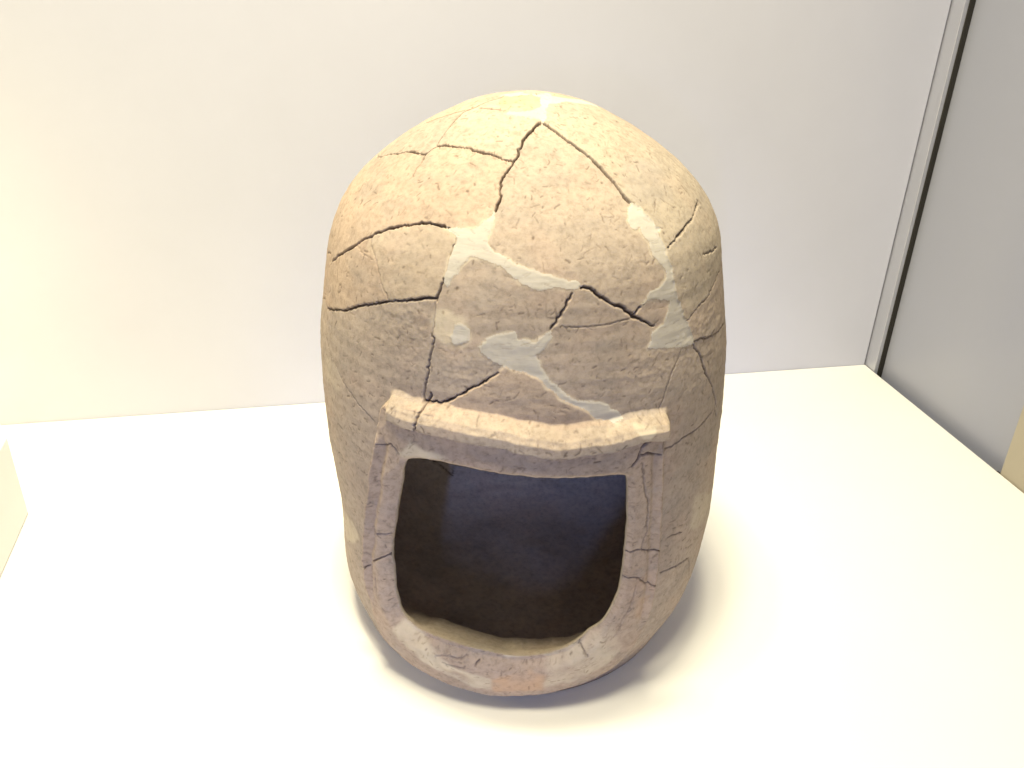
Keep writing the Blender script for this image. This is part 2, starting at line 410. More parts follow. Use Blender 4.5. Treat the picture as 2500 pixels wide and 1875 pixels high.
# --- break lines: (width in metres, depth factor, pixel polyline, optional widths)
BR = [
    (.0021, 1, px((2, [(245, 455), (180, 505), (100, 590), (65, 625), (60, 660), (46, 710), (16, 720), (26, 760), (0, 815)]), (1, [(1950, 840), (1920, 890), (1890, 930), (1850, 985), (1825, 1030), (1822, 1090), (1815, 1135), (1830, 1170), (1815, 1220), (1790, 1260), (1775, 1315)])), None),
    (.0016, .8, px((2, [(245, 455), (300, 495), (360, 535), (430, 590), (500, 645), (560, 685), (615, 730), (660, 760), (720, 810), (790, 880), (830, 925), (880, 985), (930, 1040), (980, 1100), (1020, 1155), (1060, 1205), (1110, 1250)])), {6: 1.8, 9: 2, 10: 2.2, 11: 2, 14: 1.8, 15: 2.4}),
    (.0015, .8, px((1, [(625, 810), (680, 800), (760, 770), (850, 765), (920, 745), (985, 750), (1040, 765), (1100, 770), (1150, 730), (1200, 695), (1290, 685), (1350, 690), (1430, 700), (1520, 715), (1590, 735), (1640, 750), (1720, 770), (1800, 795), (1870, 825), (1940, 835)])), {5: 2.2, 7: 3.4, 9: 1.7, 15: 2.8, 14: 2, 12: .5, 11: .6, 13: .6}),
    (.0012, .8, px((1, [(1090, 780), (1060, 850), (1020, 890), (990, 940), (975, 985)])), {0: 2, 1: .5, 2: .4, 3: .5, 4: .8}),
    (.0011, .7, px((1, [(1200, 695), (1240, 630), (1290, 560), (1370, 460), (1450, 380), (1500, 350), (1570, 325), (1640, 290), (1740, 250), (1830, 225), (1880, 195)])), {3: 1.8, 5: 3.5, 6: 2.5}),
    (.0008, .6, px((1, [(1100, 480), (1190, 440), (1300, 400), (1400, 370), (1480, 350)])), None),
    (.0008, .6, px((1, [(1620, 325), (1700, 330), (1790, 340), (1880, 350)])), None),
    (.0018, 1, px((3, [(195, 465), (230, 440), (270, 405), (330, 365), (390, 330), (435, 300), (480, 265), (560, 232), (625, 192), (700, 162), (760, 142), (860, 122), (950, 112), (1020, 97), (1100, 94), (1180, 102), (1250, 122), (1330, 140)])), {4: 1.7, 10: 1.5, 16: 1.5, 17: .6}),
    (.0006, .35, px((3, [(565, 240), (585, 360), (620, 450), (640, 540), (655, 620), (680, 690), (710, 770), (745, 840)])), {6: 1.6, 7: 2}),
    (.0005, .3, px((3, [(435, 300), (470, 350), (520, 410), (600, 450)])), None),
    (.0018, 1, px((3, [(150, 920), (220, 930), (300, 940), (370, 925), (410, 910), (480, 895), (560, 880), (650, 875), (700, 855), (760, 850), (880, 850), (980, 840), (1060, 828), (1140, 822), (1210, 818)])), {4: 1.6, 12: 1.3, 13: 1.3}),
    (.0012, .8, px((3, [(1395, 240), (1380, 300), (1355, 350), (1335, 420)])), None),
    (.0015, 1, px((3, [(1270, 630), (1265, 670), (1245, 700), (1230, 760), (1210, 815), (1205, 850)])), None),
    (.0007, .4, px((3, [(1205, 850), (1190, 960), (1160, 1190)])), None),
    (.0015, .8, px((3, [(1160, 1190), (1180, 1230), (1165, 1310), (1150, 1360), (1135, 1450), (1120, 1560)]), (5, [(1095, 310), (1085, 400), (1083, 462)])), None),
    (.0022, 1, px((5, [(1800, 200), (1740, 240), (1630, 310), (1540, 350), (1460, 400), (1370, 450), (1290, 480), (1220, 490), (1150, 480), (1090, 470)])), {0: .4, 1: .5, 9: 1.5}),
    (.0008, .5, px((5, [(275, 240), (330, 330), (390, 420), (450, 510), (500, 560), (550, 610), (600, 670)])), None),
    (.0006, .4, px((3, [(140, 1200), (170, 1330), (220, 1450), (275, 1580)])), None),
    (.0016, .7, px((2, [(1745, 1240), (1715, 1320), (1695, 1390), (1690, 1410), (1640, 1450), (1600, 1510), (1560, 1560), (1510, 1620)]), (4, [(1450, 335)])), {0: 3.2, 1: .5, 2: .5, 5: 1.7, 6: 2, 7: .7, 8: .3}),
    (.0025, 1, px((4, [(615, 710), (690, 725), (740, 750), (800, 800), (870, 840), (940, 885), (990, 895), (1030, 910), (1080, 955), (1130, 1000), (1200, 1020), (1270, 1060), (1335, 1090)])), {0: .6, 6: 1.4, 7: 1.3, 9: 1.5, 12: .5}),
    (.0017, 1, px((4, [(1130, 1000), (1160, 960), (1200, 910)])), None),
    (.0017, .9, px((4, [(540, 775), (525, 830), (490, 890), (450, 950), (420, 1010), (380, 1070), (340, 1120)])), {0: .5}),
    (.0006, .3, px((4, [(340, 1120), (280, 1210), (190, 1290)])), None),
    (.0006, .35, px((4, [(430, 1110), (600, 1105), (800, 1090), (950, 1060), (1100, 1020)])), None),
    (.0007, .5, px((4, [(1960, 550), (1930, 600), (1905, 660), (1885, 710), (1855, 770), (1835, 810), (1800, 850), (1750, 890), (1700, 960), (1640, 1030)])), {4: 1.5, 6: 2, 9: 1.6}),
    (.0010, .6, px((4, [(1920, 335), (1890, 365), (1850, 385), (1790, 400)])), {2: 1.5, 3: .4}),
    (.0012, .7, px((4, [(2005, 1050), (1980, 1095), (1930, 1150), (1870, 1180), (1820, 1205), (1760, 1210), (1700, 1235)])), None),
    (.0017, .9, px((4, [(1695, 1265), (1720, 1310), (1760, 1360), (1785, 1420), (1800, 1500), (1830, 1570), (1870, 1640)]), (6, [(1905, 420), (1925, 500), (1905, 545), (1925, 610)])), {7: 1.2, 8: .7, 9: .5, 10: .5}),
    (.0008, .5, px((4, [(1580, 1330), (1550, 1430), (1520, 1500), (1490, 1560), (1465, 1650)]), (6, [(1445, 350), (1420, 450), (1380, 540), (1350, 610)])), None),
    (.0011, .7, px((6, [(1890, 560), (1830, 640), (1760, 720), (1690, 780), (1620, 815), (1560, 870), (1480, 915), (1410, 950)])), {4: 1.5}),
    (.0009, .6, px((7, [(1, 1)]))[:0], None),
    (.0012, .7, px((8, [(1120, 440), (1180, 420), (1230, 395), (1280, 365), (1340, 320), (1345, 400), (1335, 500)])), {4: .6}),
    (.0010, .6, px((8, [(1400, 120), (1390, 180)])), None),
    (.0010, .6, px((8, [(1180, 170), (1230, 145), (1290, 125)])), None),
]
BRF = [   # cracks that run over the raised door frame
    (.0014, .9, px((5, [(1080, 460), (1075, 510), (1045, 570), (1020, 650), (1010, 745)])), None),
    (.0016, .9, px((6, [(1270, 870), (1240, 900), (1210, 960), (1190, 1020), (1160, 1070), (1130, 1110)])), {0: 2.2}),
    (.0013, .8, px((6, [(1215, 1000), (1260, 985), (1310, 985), (1360, 1000), (1400, 995)])), None),
    (.0011, .7, px((8, [(850, 280), (880, 290), (930, 270), (980, 260), (1010, 270), (1050, 280), (1090, 265), (1125, 260)])), {6: 2, 7: 2}),
    (.0011, .7, px((8, [(820, 490), (870, 490), (930, 480), (970, 490), (1010, 525), (1050, 530), (1080, 525)])), None),
    (.0010, .7, px((8, [(510, 1000), (535, 1050), (570, 1110)])), None),
    (.0013, .8, px((7, [(460, 355), (500, 340), (540, 335), (590, 325)])), None),
    (.0015, .8, px((7, [(395, 410), (435, 390)])), None),
    (.0009, .6, px((5, [(620, 890), (660, 905), (700, 905), (760, 895), (800, 950), (830, 1000)])), {3: 1.4}),
    (.0010, .6, px((5, [(900, 750), (940, 745), (1000, 770)])), None),
    (.0014, .6, px((7, [(470, 120), (500, 145), (560, 170)])), None),
    (.0011, .5, px((6, [(1230, 1080), (1240, 1200), (1255, 1370), (1280, 1450), (1275, 1640)])), {2: 1.5, 3: 1.5, 0: .5}),
    (.0010, .5, px((8, [(1020, 20), (1030, 120), (995, 190), (985, 250)])), None),
    (.0010, .4, px((8, [(935, 540), (910, 640), (890, 720), (835, 800), (810, 900), (770, 960)])), None),
    (.0012, .5, px((7, [(490, 480), (500, 590)])), None),
    (.0014, .5, px((7, [(960, 1100), (1050, 1110), (1120, 1135), (1200, 1140)])), None),
    (.0010, .5, px((7, [(1010, 1145), (1090, 1170), (1190, 1190)])), None),
    (.0018, .7, px((7, [(1270, 1185), (1295, 1170)])), None),
    (.0007, .5, px((7, [(1702, 1330), (1698, 1355)])), None),
]
# joints that close a sherd where the photo shows them only faintly or runs out of view
JOINT = [px((3, [(1335, 420), (1310, 530), (1270, 630)])), px((1, [(1880, 195), (1975, 170)])),
         px((1, [(1880, 350), (1990, 375)])), px((5, [(600, 670), (612, 700), (640, 560)])),
         px((5, [(1800, 200), (1850, 150)])), px((5, [(612, 710), (560, 900), (500, 1150)])),
         px((2, [(1745, 1240), (1760, 1100), (1715, 1040), (1500, 820), (1380, 720), (1230, 590), (1140, 510), (940, 390), (800, 310)]))]

crack = np.zeros(shape, np.float32); wall = np.zeros(shape, np.float32)


def with_w(ps, wd):
    f = np.ones((len(ps), 1))
    for k, v in (wd or {}).items():
        if k < len(ps): f[k] = v
    return np.hstack([ps, f])


def extend(ps, left):
    """carry a joint on round the side, out of the camera's view"""
    e = ps[0] if left else ps[-1]
    th = -fine_t - 0.05 if left else fine_t + 0.05
    n = 8
    return np.array([[e[0] + (th - e[0]) * q / n, e[1] + 0.004 * math.sin(q * 1.3)] for q in range(n + 1)])


for i, (wd, dep, pp, ws) in enumerate(BR):
    if len(pp) < 2: continue
    ts = wiggle(with_w(onto(pp), ws))
    groove(crack, ts, wd * (0.72 if dep >= .9 else 0.64), amp=dep, ease=0.0005)
    groove(wall, ts[:, :2], 0.0024, rag=0, ease=.0006)
    if i in (2, 5, 7, 10): groove(crack, wiggle(extend(ts[:, :2], True)), 0.001, amp=.6); groove(wall, extend(ts[:, :2], True), 0.0024, rag=0, ease=.0006)
    if i in (26,): groove(wall, extend(ts[:1, :2], False), 0.0024, rag=0, ease=.0006)
for pp in JOINT: groove(wall, onto(pp), 0.0024, rag=0, ease=.0006)
jr = onto(BR[24][2]); groove(wall, extend(jr[:1], False), 0.0024, rag=0, ease=.0006)
for sv in (0.06, 0.2, 0.33, 0.47):    # joints on the sides
    pass

# --- plaster fills
PLS = [
    px((3, [(1290, 150), (1330, 140), (1400, 130), (1480, 140), (1560, 150), (1640, 100), (1700, 60), (1770, -25), (1757, 100), (1720, 200), (1690, 280), (1720, 340), (1790, 390), (1850, 420), (1900, 450), (1990, 500), (2075, 535)]),
       (4, [(200, 570), (330, 600), (440, 640), (500, 670), (560, 650), (610, 690), (600, 720), (560, 750), (500, 740), (420, 722), (330, 730), (230, 740), (150, 735)]),
       (3, [(2100, 725), (2020, 680), (1960, 640), (1880, 570), (1830, 520), (1760, 480), (1690, 450), (1580, 415), (1530, 425), (1480, 470), (1430, 530), (1390, 590), (1350, 640), (1325, 700), (1285, 730), (1272, 690), (1285, 580), (1315, 530), (1335, 450), (1375, 330), (1402, 240), (1385, 205), (1335, 185)])),
    px((4, [(1130, -90), (1075, -50), (1075, 60), (1100, 130), (1150, 160), (1195, 130), (1220, 200), (1260, 260), (1290, 330), (1320, 410), (1370, 470), (1420, 530), (1445, 590), (1440, 640), (1390, 700), (1330, 740), (1290, 760), (1255, 810), (1250, 850), (1210, 905), (1260, 862), (1330, 840), (1400, 848), (1480, 850), (1460, 950), (1440, 1010), (1420, 1080), (1380, 1100), (1310, 1160), (1300, 1240), (1270, 1310), (1330, 1330), (1420, 1310), (1560, 1300), (1690, 1270), (1695, 1240), (1670, 1140), (1630, 1050), (1600, 960), (1570, 880), (1540, 830), (1520, 740), (1500, 650), (1490, 560), (1470, 480), (1440, 400), (1435, 340), (1400, 270), (1360, 190), (1390, 155), (1340, 130), (1300, 60), (1250, 10), (1190, -60)])),
    px((3, [(1610, 1300), (1680, 1215), (1760, 1180), (1850, 1160), (1960, 1150)]), (4, [(0, 1240), (100, 1230), (190, 1255), (250, 1200), (330, 1165), (350, 1210), (300, 1280), (240, 1340), (190, 1370), (220, 1440), (240, 1500), (290, 1580), (340, 1650)]),
       (6, [(380, 320), (440, 370), (520, 430), (600, 470), (700, 490), (800, 490), (880, 510), (910, 550), (960, 580), (1000, 610), (1020, 650), (920, 690), (850, 660), (760, 640), (680, 570), (600, 540), (500, 480), (400, 430), (330, 370), (240, 290), (150, 240), (60, 210)]),
       (3, [(1950, 1535), (1850, 1490), (1760, 1440), (1690, 1400), (1650, 1350)])),
    px((3, [(1380, 1070), (1440, 1065), (1480, 1090), (1510, 1130), (1525, 1180), (1520, 1240), (1470, 1255), (1400, 1270), (1350, 1240), (1340, 1180), (1370, 1120)])),
    px((2, [(-150, 185), (0, 162), (150, 156), (270, 168), (340, 205), (450, 225), (600, 238), (700, 262), (800, 305), (700, 287), (600, 276), (480, 262), (400, 280), (315, 285), (303, 310), (288, 345), (292, 400), (277, 445), (245, 455), (215, 432), (140, 412), (60, 400), (0, 400), (-90, 382), (-105, 362), (0, 366), (130, 360), (205, 335), (235, 305), (230, 260), (240, 222), (150, 196), (50, 202), (-50, 216), (-110, 200)])),
]
OPEN = px((5, [(935, 1015), (1080, 1005), (1250, 1035), (1400, 1075), (1560, 1100), (1700, 1130), (1900, 1165), (2100, 1178)]), (6, [(120, 1190), (300, 1193), (480, 1195), (640, 1190), (800, 1178), (940, 1160), (1058, 1162), (1062, 1300), (1055, 1450), (1060, 1640)]),
          (8, [(850, 60), (840, 200), (825, 350), (812, 470), (790, 560), (740, 690), (680, 790), (610, 890), (515, 985), (380, 1065), (200, 1110), (60, 1125)]),
          (7, [(1560, 1120), (1400, 1090), (1250, 1055), (1100, 1010), (950, 960), (800, 890), (700, 800), (655, 720), (632, 600), (620, 450), (605, 330), (608, 200), (640, 40)]), (5, [(790, 1600), (810, 1450), (850, 1280), (890, 1130)]))
FOUT = px((0, [(818, 872), (812, 920), (802, 985), (795, 1050), (787, 1130), (783, 1200), (790, 1260), (803, 1320), (828, 1372), (894, 1433), (977, 1475), (1058, 1497), (1110, 1498), (1159, 1496), (1253, 1474), (1320, 1440), (1372, 1390), (1402, 1330), (1418, 1260), (1426, 1180), (1432, 1100), (1436, 1000), (1440, 930), (1330, 955), (1200, 965), (1110, 955), (1000, 915), (900, 885)]))
EDGE = px((5, [(640, 560), (740, 565), (800, 600), (880, 640), (1000, 665), (1100, 695), (1250, 725), (1400, 770), (1600, 808), (1850, 840), (2000, 895), (2150, 905)]), (6, [(150, 912), (360, 930), (600, 915), (760, 902), (880, 895), (1000, 858), (1100, 830), (1190, 790), (1300, 775), (1420, 770), (1510, 735)]))

opn = onto(OPEN, 0.004); _lo = sm(1400, 1640, FOUT[:, 1])[:, None]; fout = onto(FOUT, 0.010) * (1 - _lo) + onto(FOUT, 0.007) * _lo; edge = onto(EDGE, 0.016)
X0 = 0.2        # local radius used to measure lengths round the door


def seg_dist(X, Y, pts, closed):
    n = len(pts); d = np.full(X.shape, 9.0)
    for i in range(n if closed else n - 1):
        a, b = pts[i], pts[(i + 1) % n]; bx, by = (b[0] - a[0]) * X0, b[1] - a[1]
        ux, uy = X - a[0] * X0, Y - a[1]; t = np.clip((ux * bx + uy * by) / (bx * bx + by * by + 1e-12), 0, 1)
        np.minimum(d, np.hypot(ux - t * bx, uy - t * by), out=d)
    return d


def inside(X, Y, pts):
    ins = np.zeros(X.shape, bool); n = len(pts)
    for i in range(n):
        x1, y1 = pts[i][0] * X0, pts[i][1]; x2, y2 = pts[(i + 1) % n][0] * X0, pts[(i + 1) % n][1]
        if y1 == y2: continue
        ins ^= ((y1 > Y) != (y2 > Y)) & (X < (x2 - x1) * (Y - y1) / (y2 - y1) + x1)
    return ins


def smooth_poly(p, step=0.004, it=3, closed=True):
    q = np.vstack([p, p[:1]]) if closed else p
    L = np.r_[0, np.cumsum(np.hypot(np.diff(q[:, 0]) * X0, np.diff(q[:, 1])))]
    n = int(L[-1] / step); tt = np.linspace(0, L[-1], n, endpoint=not closed)
    o = np.stack([np.interp(tt, L, q[:, 0]), np.interp(tt, L, q[:, 1])], -1)
    for _ in range(it):
        if closed: o = (np.roll(o, 1, 0) + 2 * o + np.roll(o, -1, 0)) / 4
        else: o[1:-1] = (o[:-2] + 2 * o[1:-1] + o[2:]) / 4
    return o


opn = smooth_poly(opn, 0.003, 2); fout = smooth_poly(fout, 0.004, 3); edge = smooth_poly(edge, 0.003, 2, False)
WD = window(min(fout[:, 0].min(), edge[:, 0].min()), max(fout[:, 0].max(), edge[:, 0].max()), fout[:, 1].min(), edge[:, 1].max(), 0.05)
GX = TH[WD[1]][None, :] * X0 + 0 * S[WD[0]][:, None]; GY = S[WD[0]][:, None] + 0 * GX
jx = 0.0006 * N2[WD] + 0.0012 * N3[WD] + 0.0004 * N1[WD]
d_op = seg_dist(GX, GY, opn, True); in_op = inside(GX, GY, opn); d_in = np.where(in_op, -d_op, d_op)
d_o = seg_dist(GX + jx, GY + jx, fout, True); d_out = np.where(inside(GX + jx, GY + jx, fout), d_o, -d_o)
s_op0, s_op1 = opn[:, 1].min(), opn[:, 1].max()
vy = (GY - s_op0) / (s_op1 - s_op0)                    # 0 at the sill, 1 at the lintel
tm = (opn[:, 0].min() + opn[:, 0].max()) / 2 * X0
left = GX < tm; lw = 1 - sm(tm - 0.012, tm + 0.012, GX)
bot = 1 - sm(0.02, 0.22, vy)
top = sm(0.84, 0.945, vy); tl = 1 - sm(0.98, 1.06, vy)
Hf = 0.0115 - 0.002 * bot - 0.001 * top
run = 0.004 + 0.0015 * N3[WD] + 0.004 * bot
hfr = Hf * sm(-0.0005, 0.0034 + 0 * GX, d_out + 0.001)
# raised outer lip, a shallow channel inside it
hfr += 0.0030 * np.exp(-((d_out - 0.0045) / 0.0022) ** 2) * (1 - bot) * tl * (0.8 + 0.4 * lw)
hfr -= 0.0026 * np.exp(-((d_out - 0.0115) / 0.003) ** 2) * (1 - bot) * tl * (0.7 + 0.5 * lw)
bev = (0.005 + 0.0085 * lw) * (1 - top) * (1 - bot) + 0.005 * top + 0.017 * bot
drop = (0.004 + 0.006 * lw) * (1 - top) * (1 - bot) + 0.004 * top + 0.018 * bot
bq = np.clip(1 - d_in / bev, 0, 1.0)
hfr -= drop * bq ** 1.8
hfr += (0.0007 * N3[WD] + 0.0005 * N2[WD]) * sm(0, 0.006, d_out)
in_frame = d_out > 0
hfr = np.where(d_out > -0.0005, hfr, 0)
# brow ridge over the door
de = seg_dist(GX + jx, GY + 1.3 * jx, edge, False)
ey = np.interp(GX[0], edge[:, 0] * X0, edge[:, 1])[None, :] + 1.3 * jx
v = GY - ey                                            # above the ridge's edge: positive
ends = sm(edge[:, 0].min() * X0 - 0.003, edge[:, 0].min() * X0 + 0.008, GX + 1.5 * jx) * (1 - sm(edge[:, 0].max() * X0 - 0.003, edge[:, 0].max() * X0 + 0.010, GX + 1.5 * jx))
RH = 0.0155
rid = np.where(v > 0, RH * np.clip(1 - v / 0.0125, 0, 1) ** 1.1, RH * (1 - sm(0.0105, 0.0145, -v)))
rid -= 0.004 * np.clip(1 - np.abs(v - 0.000) / 0.0025, 0, 1) * 0.5
rid = rid * ends
hD = np.maximum(hfr, rid)
is_ridge = (rid > hfr) & (rid > 0.004) & (v < 0.014) & (v > -0.0145)
is_frame = in_frame & ~is_ridge & (d_in >= -0.002)

# ------------------------------------------------------------------ regions: sherds, fills, frame, ridge
LAB = np.full(shape, -1, np.int32)
ptexture = np.zeros(shape, np.float32)
names = {}
nid = 0
pl_ids = []
for p in PLS:
    m, _ = poly_mask(onto(p))
    LAB[m] = nid; names[nid] = 'plaster_fill'; pl_ids.append(nid); nid += 1
FID, RID = nid, nid + 1; names[FID] = 'door_frame'; names[RID] = 'brow_ridge'; nid += 2
sub = LAB[WD]
sub[is_frame | in_op] = FID; sub[is_ridge] = RID
LAB[WD] = sub
free = (LAB < 0) & (wall < 0.35)
i0b = nf                                              # rear columns: the unseen back, two big sherds
seen = np.zeros(shape, bool)
sizes = {}
for j in range(0, NS, 6):
    for i in range(0, NT_, 6):
        if free[j, i] and not seen[j, i]:
            q = deque([(j, i)]); seen[j, i] = True; cells = []
            while q:
                a, b = q.pop(); cells.append((a, b))
                for da, db in ((1, 0), (-1, 0), (0, 1), (0, -1)):
                    x, y = a + da, (b + db) % NT_
                    if 0 <= x < NS and free[x, y] and not seen[x, y] and not (b < nf) != (y < nf):
                        seen[x, y] = True; q.append((x, y))
            if len(cells) > 900:
                c = np.array(cells); LAB[c[:, 0], c[:, 1]] = nid; names[nid] = 'sherd'; sizes[nid] = len(cells); nid += 1
for _ in range(400):                                  # grow labels over the break lines until they meet in the groove
    un = LAB < 0
    if not un.any(): break
    for ax, sh in ((0, 1), (0, -1), (1, 1), (1, -1)):
        s_ = np.roll(LAB, sh, ax)
        if ax == 0:
            if sh == 1: s_[0] = -1
            else: s_[-1] = -1
        tk = un & (LAB < 0) & (s_ >= 0) & (s_ != FID) & (s_ != RID)
        LAB[tk] = s_[tk]
LAB[LAB < 0] = FID

# ------------------------------------------------------------------ relief
H = 0.0005 * N4 + 0.0020 * N5 + 0.00009 * N3 + 0.00008 * N2 + 0.00012 * N1
H += 0.00035 * np.sin(ZS * 520 + 2.0 * N5 + 1.2 * N4)[:] if False else 0.00010 * np.sin((ZS * 430)[:, None] + 2.5 * N5 + 1.2 * N4)
# rougher, chipped belts
rough = sm(0.0, 0.6, N4 + 0.4 * N5) * np.where((ZS > 0.26) & (ZS < 0.42), 1.0, 0.35)[:, None]
H += rough * (0.00014 * N2 + 0.00014 * np.abs(N3) + 0.00022 * N1 + 0.00026 * N0) + 0.00006 * N0
off = {}
for k, nm in names.items():
    if nm == 'sherd':
        m = LAB == k
        if not m.any(): continue
        Pm = P0.reshape(*shape, 3)[m]; c = Pm.mean(0)
        g = RNG.normal(0, 0.0022, 3)
        H[m] += np.clip(RNG.normal(0.0001, 0.00025) + (Pm - c) @ g, -0.0006, 0.0006)
    elif nm == 'plaster_fill':
        m = LAB == k; H[m] = H[m] - 0.00015
        st = vnoise(P0[m.ravel()] * [60, 60, 420], 1.0, 21); H[m] += 0.00012 * st
# soften the steps between sherds a little
for _ in range(2):
    H[1:-1, 1:-1] = 0.5 * H[1:-1, 1:-1] + 0.125 * (H[:-2, 1:-1] + H[2:, 1:-1] + H[1:-1, :-2] + H[1:-1, 2:])
fade = 1 - sm(0.0, 0.03, S_TOP - S); H *= (1 - fade * 0.6)[:, None]
Hd = H[WD]; Hd *= (1 - 0.5 * sm(0, 0.006, hD)); H[WD] = Hd + hD

# chaff marks: short dark dents left by straw burnt out of the clay
dirt = np.zeros(shape, np.float32); dent = np.zeros(shape, np.float32)
for k in range(3000):
    th = RNG.uniform(-1.45, 1.45); s = RNG.uniform(0.01, S_TOP - 0.012)
    rl = np.interp(s, S, RS)
    if RNG.random() > rl / 0.2: continue
    L = RNG.gamma(2.0, 0.0013) + 0.0006; a = RNG.normal(0.0, 0.9) if RNG.random() < .6 else RNG.uniform(0, np.pi)
    pts = [(th, s)]; n = 4
    bend = RNG.normal(0, 0.5)
    for q in range(n):
        a += bend / n + RNG.normal(0, .15); pts.append((pts[-1][0] + math.cos(a) * L / n / rl, pts[-1][1] + math.sin(a) * L / n))
    am = RNG.uniform(0.35, 1.0); wd = RNG.uniform(0.0006, 0.0016)
    groove(dirt, pts, wd, amp=am * 0.95, soft=0.9)
# small round pits and chips
for k in range(420):
    th = RNG.uniform(-1.45, 1.45); s = RNG.uniform(0.01, S_TOP - 0.03); rl = np.interp(s, S, RS)
    groove(dirt, [(th, s), (th + RNG.normal(0, .0006) / rl, s + RNG.normal(0, .0006))], RNG.uniform(0.0010, 0.0024), amp=RNG.uniform(.2, .8))
# denser nicks and pits on the hand-shaped door frame
for k in range(330):
    q = opn[RNG.integers(len(opn))]; cn_ = opn.mean(0); u = (q - cn_) * [X0, 1]; u /= np.linalg.norm(u); o_ = RNG.uniform(0.001, 0.034)
    th, s = q[0] + u[0] * o_ / X0, q[1] + u[1] * o_; a = math.atan2(u[0], -u[1]) + RNG.normal(0, .5); L = RNG.gamma(2, .0013) + .0006
    groove(dirt, [(th, s), (th + L / 2 * math.cos(a) / X0, s + L / 2 * math.sin(a)), (th + L * math.cos(a + .4) / X0, s + L * math.sin(a + .4))], RNG.uniform(.0006, .0018), amp=RNG.uniform(.2, .7), soft=.9)
# long shallow scratches low on the left and right flanks
for k in range(26):
    th = RNG.choice([-1, 1]) * RNG.uniform(0.75, 1.35); s = RNG.uniform(0.06, 0.3); L = RNG.uniform(0.008, 0.03)
    a = RNG.normal(-0.7 if th < 0 else 0.5, .25); groove(dirt, wiggle([(th, s), (th + L * math.cos(a) / .2, s + L * math.sin(a))], .0004), .0005, amp=.35, soft=.9)
isp = np.isin(LAB, pl_ids)
dirt_pl = np.where(isp, dirt * 0.35, dirt)
# tooling strokes in the plaster
strk = np.zeros(shape, np.float32)
for k in pl_ids:
    js, is_ = np.nonzero(LAB == k)
    for q in range(int(len(js) / 170)):
        e = RNG.integers(len(js)); th, s = TH[is_[e]], S[js[e]]; L = RNG.uniform(0.004, 0.016); a = RNG.normal(-0.25 if k == pl_ids[0] else 0.03, .12)
        groove(strk, wiggle([(th, s), (th + L * math.cos(a) / .2, s + L * math.sin(a))], .0002), .0006, amp=RNG.uniform(.2, 1.0), soft=.9)
strk *= isp
# cracks on the frame
crk2 = np.zeros(shape, np.float32)
for wd, dep, pp, ws in BRF:
    groove(crk2, wiggle(with_w(onto(pp, 0.012), ws), 0.0005), wd * .9, amp=dep, ease=.00045)
for q in range(26):                                    # nicks along the ridge edge
    e = edge[RNG.integers(len(edge))]; groove(crk2, [(e[0], e[1] + RNG.normal(0, .0015)), (e[0] + RNG.normal(0, .006), e[1] + RNG.normal(0, .003))], RNG.uniform(.0004, .0010), amp=RNG.uniform(.1, .45))
onf = np.zeros(shape, bool); onf[WD] = (hD > 0.003); onf &= (LAB == FID) | (LAB == RID)
crack = np.where(onf, 0, crack); crack = np.where(isp, crack * 0.35, crack)
crack = np.maximum(crack, crk2)
H -= 0.0042 * crack ** 1.3 + 0.00055 * dirt_pl + 0.0002 * strk
# edges of the sherds beside a break are slightly worn
edge_pl = np.zeros(shape, np.float32)

pale = np.zeros(shape, np.float32); ochre = np.zeros(shape, np.float32); grey = np.zeros(shape, np.float32)


def blot(field, pp, amp, jag=0.004, h=0.0, blur=10):
    m, _ = poly_mask(onto(pp, h), jag); f = m.astype(np.float32)
    for _ in range(blur):
        f[1:-1, 1:-1] = 0.25 * (f[:-2, 1:-1] + f[2:, 1:-1] + f[1:-1, :-2] + f[1:-1, 2:])
    np.maximum(field, f * amp * np.clip(0.75 + 0.5 * N3 + 0.35 * N2, 0, 1), out=field)


blot(pale, px((3, [(1150, 960), (1260, 900), (1400, 960), (1500, 1050), (1540, 1180), (1530, 1260), (1400, 1290), (1250, 1240), (1140, 1150)])), 0.55)
blot(pale, px((5, [(880, 960), (970, 870), (965, 800), (985, 860), (1040, 900), (1100, 930), (1180, 960), (1300, 1000), (1330, 1040), (1150, 1020), (1050, 1010), (960, 1015), (920, 1035), (860, 1010), (800, 930), (830, 950)])), 0.85, .001, 0.008, 3)
blot(pale, px((6, [(1190, 830), (1210, 780), (1260, 765), (1310, 790), (1420, 775), (1400, 830), (1340, 880), (1290, 880), (1250, 870)])), 1.0, .001, 0.022, 1)
blot(pale, px((7, [(600, 910), (650, 860), (700, 880), (760, 940), (900, 1060), (1100, 1190), (1390, 1290), (1390, 1370), (1250, 1350), (1000, 1230), (800, 1110)])), 0.7, .002, 0.014, 6)
blot(pale, px((8, [(220, 1140), (400, 1130), (520, 1060), (700, 900), (760, 860), (800, 960), (830, 1060), (700, 1190), (500, 1290), (240, 1350)])), 0.55, .003, 0.014, 8)
blot(pale, px((7, [(1480, 1140), (1560, 1130), (1750, 1120), (1755, 1160), (1520, 1170)])), 0.7, .001, 0.010, 3)
blot(ochre, px((7, [(1390, 1300), (1480, 1270), (1755, 1230)]), (8, [(100, 1240), (230, 1270), (220, 1370), (0, 1375)]), (7, [(1400, 1385)])), 0.6, .002, 0.014, 4)
blot(ochre, px((8, [(960, 640), (1040, 620), (1030, 720), (980, 800), (930, 760)])), 0.35, .003, 0.012, 8)
blot(ochre, px((2, [(-110, 215), (-40, 205), (60, 200), (170, 198), (240, 225), (230, 300), (200, 340), (100, 355), (0, 362), (-110, 360)])), 0.85, .001, 0, 2)
blot(ochre, px((2, [(290, 190), (330, 172), (450, 190), (600, 232), (450, 222), (340, 200)])), 0.5, .001, 0, 2)
